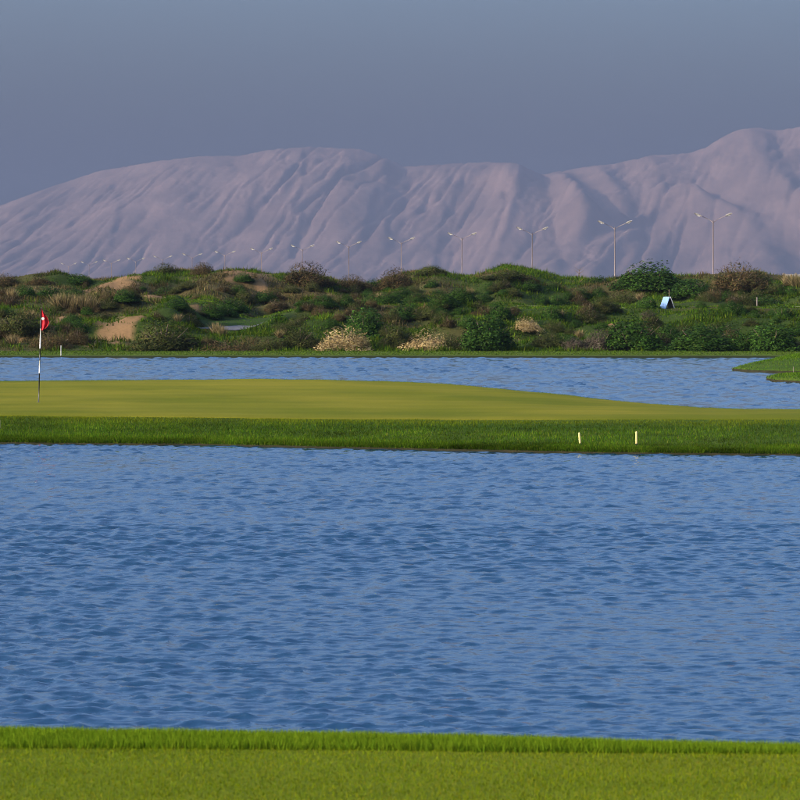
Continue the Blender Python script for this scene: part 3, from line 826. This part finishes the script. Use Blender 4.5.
# the ones that can be told apart in the photograph
SHRUBS = [
    ('leafy', 668, 346, 34, 22, 'green shrub squeezed behind the small brown shrub on the bank'),
    ('leafy', 738, 350, 34, 19, 'green shrub on the bank joining two wide dark bushes'),
    ('leafy', 722, 338, 44, 16, 'green creeper mass on the slope behind the low wide dark bush'),
    ('olive', 452, 349.5, 26, 16, 'olive shrub tucked against the big dark green leafy bush'),
    ('leafy', 690, 285, 40, 9, 'flat dark green creeper along the skyline beside the big dome'),
    ('olive', 102, 319, 40, 10, 'grey-green scrub along the top edge of the bare sandy slope'),
    ('brown', 50, 347, 40, 18, 'brown grass mound on the bank behind the flag'),
    ('olive', 270, 349, 34, 14, 'olive scrub on the bank right of the low wide brown shrub'),
    ('leafy', 322, 306, 30, 12, 'green shrub on the slope above the turf ridge of the path hollow'),
    ('leafy', 560, 305, 30, 10, 'green creeper patch on the terrace under the middle dune'),
    ('olive', 618, 303, 30, 12, 'olive shrub on the terrace left of the A-frame board'),
    ('leafy', 404, 318, 40, 16, 'green creeper mass on the slope above the olive shrub between cream bushes'),
    ('cream', 344, 349, 56, 25, 'largest cream dry bush at the foot of the dunes, left of another cream bush'),
    ('cream', 428, 349.5, 46, 22, 'rounded cream dry bush at the water side, beside a big dark green bush'),
    ('cream', 526, 331, 30, 15, 'small cream dry bush higher on the slope, above the bank'),
    ('leafy', 487, 350, 62, 38, 'big dark green leafy bush between the two lower cream bushes and the small one'),
    ('leafy', 366, 339, 54, 33, 'dark green leafy bush directly behind the largest cream bush'),
    ('leafy', 632, 349.5, 62, 35, 'dark green leafy bush at the bank beside a pinkish-brown dome'),
    ('leafy', 700, 350, 70, 26, 'low wide dark green bush at the bank below the A-frame board'),
    ('leafy', 772, 350, 60, 29, 'dark green bush at the bank behind the larger spit'),
    ('grey', 600, 349, 34, 22, 'pinkish-brown domed bush on the bank left of a dark green bush'),
    ('grey', 574, 349.5, 30, 13, 'low grey twiggy bush beside the pinkish-brown dome'),
    ('brown', 660, 348, 28, 17, 'small brown shrub between two dark green bushes on the bank'),
    ('grey', 799, 351, 18, 12, 'pale grey-brown shrub at the end of the far bank by the spit'),
    ('brown', 226, 350.5, 58, 15, 'low wide brown shrub in front of the asphalt cart path'),
    ('olive', 163, 349.5, 70, 33, 'broad grey-green shrub mound beside the bare sandy slope'),
    ('olive', 398, 345, 34, 24, 'olive shrub between the two lower cream bushes'),
    ('olive', 300, 345, 34, 22, 'olive shrub on the slope left of the largest cream bush'),
    ('olive', 547, 345, 34, 17, 'olive shrub below the small cream bush'),
    ('leafy', 232, 311, 34, 15, 'green leafy shrub above the asphalt cart path'),
    ('leafy', 266, 301, 28, 12, 'green shrub just above and right of the cart path shrub'),
    ('leafy', 243, 281, 20, 9, 'small dark green shrub between the sandy crest patches'),
    ('brown', 307, 284, 58, 24, 'large brown and green twiggy shrub standing on the skyline'),
    ('brown', 352, 287, 34, 14, 'brown shrub on the skyline dip beside the large twiggy one'),
    ('brown', 396, 288, 42, 22, 'brown shrub on the skyline at the foot of a rounded dune'),
    ('leafy', 402, 298, 24, 12, 'dark green shrub under the brown skyline shrub of the rounded dune'),
    ('olive', 166, 274, 34, 12, 'grassy green crest bush over a bare sand patch'),
    ('brown', 203, 274, 26, 13, 'brownish end of the crest growth over bare sand'),
    ('olive', 433, 275, 30, 11, 'olive cap of shrubs on the rounded dune top'),
    ('leafy', 648, 290, 64, 30, 'big dark green domed bush on the skyline behind the A-frame board'),
    ('leafy', 690, 296, 46, 18, 'creeping green bush running down from the big skyline dome'),
    ('leafy', 597, 284, 38, 11, 'low dark green bush on the skyline left of the big dome'),
    ('brown', 738, 288, 56, 27, 'olive-brown mounded bush on the skyline beside a lamp post'),
    ('olive', 757, 284, 30, 14, 'olive shrub on the back of the skyline mound near the wall'),
    ('leafy', 764, 305, 46, 15, 'dark green shrub beside the grey wooden post'),
    ('leafy', 444, 306, 28, 15, 'green shrub alone on the terrace under the rounded dunes'),
    ('leafy', 24, 297, 26, 13, 'green shrub high on the dune above the flag'),
    ('leafy', 48, 299, 30, 15, 'bright green shrub on the dune above the flag, middle of three'),
    ('leafy', 74, 300, 28, 14, 'green shrub on the dune above the flag, nearest the tall dry grass'),
    ('leafy', 125, 301, 28, 12, 'green shrub below the long bare sand patch on the crest'),
    ('leafy', 167, 294, 34, 11, 'green shrub under the sand hollow of the crest'),
    ('leafy', 176, 306, 30, 10, 'green shrub on the terrace just below the sand hollow'),
    ('leafy', 78, 281, 32, 10, 'low dark bush on the skyline left of the bare sand'),
    ('brown', 40, 284, 22, 10, 'thin brown shrub on the skyline above three green shrubs'),
    ('brown', 4, 284, 26, 12, 'brown shrub on the skyline at the far end of the dunes'),
    ('leafy', 78, 331, 22, 12, 'dark small shrub beside the bare sandy slope'),
    ('olive', 20, 333, 44, 26, 'brown-green shrub mound on the slope beside the flag'),
    ('olive', 508, 276, 44, 9, 'low olive scrub crowning the middle dune'),
    ('brown', 527, 281, 28, 9, 'brown scrub on the shoulder of the middle dune'),
    ('olive', 776, 292, 22, 10, 'olive scrub in front of the pale wall'),
    ('brown', 792, 285, 22, 8, 'tawny grass clump at the foot of the pale wall'),
    ('olive', 720, 330, 36, 12, 'olive shrub on the slope above the low wide green bush'),
    ('grey', 648, 318, 20, 9, 'grey scrub just below the A-frame board'),
    ('olive', 590, 322, 40, 14, 'olive shrub on the slope above the pinkish-brown dome'),
]
for s in SHRUBS: shrub(*s)
# small scrub filling the slopes, alike but for their place
fill = [('olive', 'small olive scrub clump in dune grass', 'small olive scrub on the dunes', 84),
        ('leafy', 'small dark green shrub in dune grass', 'small green shrubs on the dunes', 104),
        ('brown', 'small brown dry shrub in dune grass', 'small brown shrubs on the dunes', 66)]
MARKS = [(n_, *hit(x_, y_)[:2]) for n_, x_, y_ in (
    ('largest cream bush', 344, 349), ('rounded cream bush', 428, 349), ('small cream bush', 526, 331), ('big dark green bush', 487, 349), ('pinkish-brown dome', 600, 348),
    ('A-frame board', 667, 308), ('grey wooden post', 757, 306), ('asphalt cart path', 245, 328), ('bare sandy slope', 118, 335), ('low wide brown shrub', 226, 349),
    ('big skyline dome', 649, 285), ('large twiggy skyline shrub', 307, 282), ('rounded dune top', 430, 278), ('middle dune top', 505, 276), ('tall dry grass row', 75, 306),
    ('long bare sand patch', 110, 286), ('sandy hollow of the crest', 195, 276), ('low wide dark bush', 700, 349), ('lone terrace shrub', 444, 306), ('pale wall', 790, 288), ('white waterline stake', 61, 352),
    ('turf ridge', 300, 318), ('grey-green shrub mound', 163, 345))]
def near(X, Yv):
    n_, mx, my = min(MARKS, key=lambda m: math.hypot(m[1] - X, (m[2] - Yv) * 0.6))
    rel = 'uphill of' if Yv - my > 4 else ('downhill of' if my - Yv > 4 else 'beside')
    return rel + ' the ' + n_
def clear_of_sand(x, y):
    X, Yv, Z = hit(x, y)
    return float(sand_mask(np.array([X]), np.array([Yv]))[0]) < 0.3
for kind, lab, grp, cnt in fill:
    k = 0
    while k < cnt:
        x = float(rng.uniform(-25, 825)); y = float(rng.uniform(286, 347))
        if kind == 'leafy' and x < 330 and rng.uniform() < 0.6: continue
        if kind == 'brown' and x > 420 and rng.uniform() < 0.6: continue
        if 215 < x < 275 and 318 < y < 345: continue
        if any(x0 - 10 < x < x1 + 10 and y0 < y < y1 + 8 for x0, x1, y0, y1 in ((318, 372, 328, 352), (405, 452, 330, 352), (511, 542, 320, 338), (90, 146, 322, 345), (455, 520, 330, 352))): continue
        if 650 < x < 690 and 296 < y < 325: continue
        if not clear_of_sand(x, y): continue
        w = float(rng.uniform(9, 27)) * (0.8 if y < 300 else 1.0)
        o = shrub(kind, x, y, w, w * float(rng.uniform(0.42, 0.68)), lab, grp)
        o['label'] = lab + ' ' + near(o.location.x, o.location.y)
        k += 1

# tall dry grass tussocks
def tussock_mesh(seed):
    r = np.random.default_rng(seed); n = 260
    a = r.uniform(0, 6.28, n); q = np.sqrt(r.uniform(0, 1, n)) * 0.18
    P = np.stack([np.cos(a) * q, np.sin(a) * q, np.full(n, -0.05)], -1)
    ln = np.abs(r.normal(0, 0.38, n)); hh = r.uniform(0.5, 1.05, n)
    tip = P + np.stack([np.cos(a) * ln * hh, np.sin(a) * ln * hh, hh * np.clip(1 - 0.25 * ln, 0.5, 1)], -1)
    b = r.uniform(0, 6.28, n); u = np.stack([np.cos(b), np.sin(b), 0 * b], -1) * 0.028
    V = np.stack([P - u, P + u, tip], 1).reshape(-1, 3)
    c = 0.62 * np.array([(0.30, 0.22, 0.10), (0.22, 0.17, 0.07), (0.38, 0.29, 0.15), (0.14, 0.13, 0.04)])[r.integers(0, 4, n)]
    return make_mesh('tussock', V, np.arange(3 * n).reshape(-1, 3), M['dry'], col=np.repeat(c, 3, axis=0))
TUSS = [tussock_mesh(s) for s in (1, 2, 3)]
spots = [(58, 307, 16), (66, 308, 18), (75, 309, 17), (84, 309, 18), (93, 310, 15), (52, 298, 14), (12, 299, 12), (216, 334, 14), (222, 336, 12), (640, 300, 9),
         (580, 338, 10), (735, 302, 9), (788, 285, 13), (795, 286, 14), (799, 287, 12), (560, 318, 9), (470, 295, 9), (700, 288, 8), (715, 287, 8), (178, 322, 10), (330, 300, 9), (380, 300, 9),
         (30, 320, 12), (45, 330, 13), (12, 345, 13), (280, 338, 10)]
for i, (x, y, h) in enumerate(spots):
    X, Yv, Z = hit(x, y)
    o = link('dry_tussock', TUSS[i % 3], None, (X, Yv, Z))
    s = h / F * Yv
    o.scale = (s * 1.1, s * 1.1, s); o.rotation_euler = (0, 0, float(rng.uniform(0, 6.28)))
    tag(o, 'tuft of tall straw-coloured grass ' + near(X, Yv), 'grass tuft', 'tall dry grass tufts on the dunes')

# bare twig on the skyline
X, Yv, Z = hit(579, 279)
mb = MB()
mb.tube([(0, 0, -0.2), (0.02, 0, 0.35), (0.0, 0, 0.75)], [0.03, 0.025, 0.015], 6)
tw = empty('bare_sapling', (X, Yv, Z)); tag(tw, 'small bare twiggy sapling standing on the skyline', 'sapling')
mb.build('trunk', M['stem'], tw)
mb = MB()
for a, z, l in ((0.3, 0.45, 0.45), (2.9, 0.5, 0.4), (1.2, 0.62, 0.4), (4.0, 0.4, 0.35), (0.0, 0.7, 0.35), (3.2, 0.72, 0.35)):
    mb.tube([(0.01, 0, z), (math.cos(a) * l * 0.6, math.sin(a) * l * 0.4, z + l * 0.3), (math.cos(a) * l, math.sin(a) * l * 0.5, z + l * 0.75)], [0.018, 0.014, 0.008], 5)
mb.build('branches', M['stem'], tw)

# ------------------------------------------------------------------ street lamps on the road behind the dunes
def lamp_parts():
    p = MB(); p.tube([(0, 0, -0.05), (0, 0, 0.5), (0, 0, 6), (0, 0, 12.0)], [0.13, 0.10, 0.075, 0.05], 10)
    base = MB(); base.tube([(0, 0, -0.05), (0, 0, 0.35)], [0.30, 0.26], 10)
    arms, heads, glass = [], [], []
    for s in (-1, 1):
        a = MB(); a.tube([(0, 0, 11.7), (s * 0.5, 0, 12.05), (s * 1.5, 0, 12.42)], [0.032, 0.028, 0.024], 8)
        arms.append(a.mesh('arm', M['steel'], True))
        h = MB(); h.tube([(s * 1.42, 0, 12.39), (s * 1.6, 0, 12.49), (s * 2.05, 0, 12.64), (s * 2.28, 0, 12.68)], [0.04, 0.10, 0.10, 0.04], 10)
        heads.append(h.mesh('lamp_head', M['lamp'], True))
        g = MB(); g.tube([(s * 1.62, 0, 12.40), (s * 1.85, 0, 12.45), (s * 2.05, 0, 12.54)], [0.05, 0.08, 0.05], 8)
        glass.append(g.mesh('lens', M['glass'], True))
    return p.mesh('pole', M['steel'], True), base.mesh('base', M['concrete']), arms, heads, glass
LP = lamp_parts()
for i in range(15):
    Yv = 318 + 30.5 * i
    xs_ = 33.2 - 8.25 * i
    hz = CAM_Z + 9.05                       # heads stand about 9 m above the eye
    o = empty('street_lamp', (xs_, Yv, -0.7), 0.0)
    s = (hz + 0.7) / 12.55
    o.scale = (0.88, 0.88, s)
    tag(o, ['tallest-looking double-armed street lamp, behind the brown skyline mound', 'double-armed street lamp rising behind the big dark skyline dome', 'double-armed street lamp behind the shoulder of the middle dune',
            'double-armed street lamp in the dip between rounded and middle dune', 'double-armed street lamp behind the brown shrub of the rounded dune', 'double-armed street lamp right beside the large twiggy skyline shrub'][i] if i < 6 else 'distant double-armed street lamp behind the sandy end of the dunes', 'street lamp', 'street lamps along the road behind the dunes')
    link('pole', LP[0], o); link('base', LP[1], o)
    for k in range(2):
        link('arm', LP[2][k], o); hd = link('lamp_head', LP[3][k], o); link('lens', LP[4][k], hd)

# ------------------------------------------------------------------ flagstick on the green
def green_point(x, y):
    best = None
    ss = np.linspace(6, 10, 400)
    X = (x - 400) / F * 68.0
    for _ in range(4):
        yy, zz = island_at(np.full(400, X), ss)
        e = (CAM_Z - zz) / yy * F + HOR
        j = int(np.argmin(np.abs(e - y)))
        X = (x - 400) / F * yy[j]
    return float(X), float(yy[j]), float(zz[j]) + 0.012
def build_flag():
    X, Yv, Z = green_point(38.6, 402.8)
    k = Yv / F                               # metres per photo pixel here
    Ht = (402.8 - 309) * k
    lean = (41.2 - 38.6) / (402.8 - 309)
    o = empty('flagstick', (X, Yv, Z)); tag(o, 'red golf flag on a black and white banded pole in the green', 'flag')
    o.rotation_euler = (0, math.atan(lean), 0)
    for (y0, y1, m) in ((410, 373.6, 'black'), (373.6, 361, 'white'), (361, 349, 'black'), (349, 329, 'white'), (329, 309, 'black')):
        mb = MB(); mb.tube([(0, 0, (402.8 - y0) * k), (0, 0, (402.8 - y1) * k)], 0.013 if m == 'black' else 0.0145, 10)
        mb.build('pole_section', M[m], o, smooth=True)
    mb = MB(); mb.tube([(0, 0, Ht), (0, 0, Ht + 0.02)], [0.016, 0.010], 8); mb.build('finial', M['black'], o)
    mb = MB(); mb.tube([(0, 0, -0.10), (0, 0, 0.001)], 0.054, 16); mb.build('cup', M['black'], o)
    # cloth hanging in folds: top edge falls away, widest two thirds down
    nu, nv = 26, 22
    V = []
    for j in range(nv):
        v = j / (nv - 1)
        wid = np.interp(v, [0, 0.12, 0.35, 0.62, 0.85, 1.0], [0.02, 0.055, 0.135, 0.185, 0.15, 0.10])
        for i in range(nu):
            u = i / (nu - 1)
            fold = 0.055 * math.sin(u * 9.0 + v * 1.5) * u ** 0.5 * (0.4 + 0.6 * v)
            sag = 0.05 * u * (1 - v)
            V.append((0.012 + u * wid, fold - 0.02 * u, Ht - 0.005 - v * 0.475 - sag - 0.02 * math.sin(u * 5) * v))
    me = make_mesh('flag_cloth', np.array(V), grid_faces(nv, nu), M['red'], smooth=True)
    cl = link('flag_cloth', me, o)
    md = cl.modifiers.new('thickness', 'SOLIDIFY'); md.thickness = 0.003
    mb = MB()
    n = 20; cx, cz = 0.052, Ht - 0.23
    ring = []
    for q in range(n):
        a = 2 * math.pi * q / n; ring.append((cx + 0.034 * math.cos(a), -0.068, cz + 0.034 * math.sin(a)))
    mb.poly(ring); mb.poly([(x, y + 0.004, z) for x, y, z in ring[::-1]])
    for q in range(n):
        a, b = ring[q], ring[(q + 1) % n]
        mb.poly([a, (a[0], a[1] + 0.004, a[2]), (b[0], b[1] + 0.004, b[2]), b])
    em = mb.build('emblem', M['white'], cl)
build_flag()

# ------------------------------------------------------------------ stakes
def stake(name, X, Yv, Z, h, w, mat, label, group, rz=0.3, tilt=0.0, cap=True):
    o = empty(name, (X, Yv, Z), rz); o.rotation_euler = (0, tilt, rz)
    mb = MB(); mb.tube([(0, 0, -0.12), (0, 0, h - w * 0.5), (0, 0, h)], [w * 0.5, w * 0.5, w * 0.28], 6); mb.build('shaft', mat, o)
    mb = MB(); mb.tube([(0, 0, -0.05), (0, 0, 0.02)], w * 0.75, 8); mb.build('ground_sleeve', M['signdark'], o)
    return tag(o, label, 'stake', group)
def bank_point(x, y):
    X = (x - 400) / F * 60.0
    ss = np.linspace(2.5, 6, 400)
    for _ in range(4):
        yy, zz = island_at(np.full(400, X), ss)
        e = (CAM_Z - zz) / yy * F + HOR
        j = int(np.argmin(np.abs(e - y)))
        X = (x - 400) / F * yy[j]
    return float(X), float(yy[j]), float(zz[j])
for (x, y, h, lab) in ((580.3, 444.5, 0.24, 'short yellow hazard stake on the island bank, slightly leaning'), (636.5, 444.5, 0.26, 'short upright yellow hazard stake on the island bank right of the leaning one'),
                       (-0.5, 429, 0.20, 'short yellow hazard stake on the island bank on the flag side')):
    p = bank_point(x, y)
    stake('hazard_stake', *p, h, 0.045, M['yellow'], lab, 'yellow stakes on the island bank', tilt=-0.10 if x == 580.3 else 0.0)
for (x, y, h, lab) in ((61, 358, 0.55, 'slim white stake at the far waterline behind the flag'), (782, 352, 0.35, 'slim white stake on the far bank behind the spit'), (605, 350, 0.28, 'slim white stake by the pinkish-brown dome')):
    p = hit(x, y - 0.6)
    stake('white_stake', *p, h, 0.04, M['white'], lab, 'white stakes on the far bank')
Yv = CAM_Z * F / 78.0
stake('white_stake', (790 - 400) / F * Yv, Yv - 1.0, 0.20, 0.26, 0.032, M['wood'], 'slim greyish stake on the small spit', 'white stakes on the far bank')
p = hit(757, 306.5)
stake('wooden_post', *p, 0.62, 0.10, M['wood'], 'short thick grey wooden post beside a green shrub on the terrace', None)

# ------------------------------------------------------------------ A-frame board
p = hit(667, 308.5)
k = p[1] / F
o = empty('sandwich_board', (p[0], p[1], p[2]), R(-60)); tag(o, 'pale blue A-frame board standing open on the terrace', 'sign')
def panel(sgn, mat, name, thick=0.025):
    mb = MB()
    hb, sp, wd = 11.5 * k, 5.2 * k, 11.0 * k
    # in local axes: width along x, legs spread along y
    y0, y1 = sgn * sp, sgn * 0.01
    pts = [(-wd / 2, y0, -0.02), (wd / 2, y0, -0.02), (wd / 2, y1, hb), (-wd / 2, y1, hb)]
    q = [(x, y + sgn * thick, z) for x, y, z in pts]
    mb.poly(pts); mb.poly(q[::-1])
    for i in range(4):
        j = (i + 1) % 4
        mb.poly([pts[i], q[i], q[j], pts[j]])
    return mb.build(name, mat, o)
panel(-1, M['signblue'], 'front_panel'); panel(1, M['signdark'], 'rear_panel')  # rear panel coloured dark to give the shaded inside of the frame
mb = MB(); mb.tube([(5.5 * k, 5.2 * k + 0.012, -0.02), (5.5 * k, 0.02, 11.5 * k)], 0.028, 6); mb.build('edge_strip', M['white'], o)
mb = MB(); mb.tube([(-5.5 * k, 0, 11.4 * k), (5.5 * k, 0, 11.4 * k)], 0.02, 8); mb.build('hinge', M['signdark'], o)
p2 = hit(670.5, 306)
stake('rusty_post', p2[0], p2[1] + 1.0, float(dune_z(p2[0], p2[1] + 1.0)), 0.95, 0.06, M['stem'], 'thin brown post standing behind the A-frame board', None)

# ------------------------------------------------------------------ pale wall behind the skyline
wx, wy, wz = px(793, 273, 300.0)
o = empty('boundary_wall', (wx, wy, -0.7)); tag(o, 'pale concrete boundary wall with posts behind the dunes', 'wall')
top = wz + 0.7
for i in range(7):
    mb = MB(); mb.box(-0.85 + i * 1.2, 0.17 + i * 1.2, -0.06, 0.06, -0.05, top - 0.12); mb.build('wall_panel', M['concrete'], o)
for i in range(8):
    mb = MB(); mb.box(-1.03 + i * 1.2, -0.85 + i * 1.2, -0.12, 0.12, -0.05, top); mb.build('post', M['wood'], o)

# ------------------------------------------------------------------ haze
mb = MB(); mb.box(-20000, 20000, -20000, 20000, -1.7, 780)
hz = mb.build('haze', None)
hz.data.materials.clear()
hm = bpy.data.materials.new('haze'); hm.use_nodes = True
nt = hm.node_tree; nt.nodes.clear()
pv = nt.nodes.new('ShaderNodeVolumePrincipled')
pv.inputs['Color'].default_value = (0.106, 0.133, 0.208, 1)  # dark colour makes the haze absorb light, to dim the low sky
pv.inputs['Density'].default_value = HAZE_DENSITY
pv.inputs['Anisotropy'].default_value = 0.0
mo = nt.nodes.new('ShaderNodeOutputMaterial')
nt.links.new(pv.outputs[0], mo.inputs['Volume'])
hz.data.materials.append(hm)
tag(hz, 'evening haze darkened to dim the low sky, filling the air over the plain', 'haze', kind='stuff')
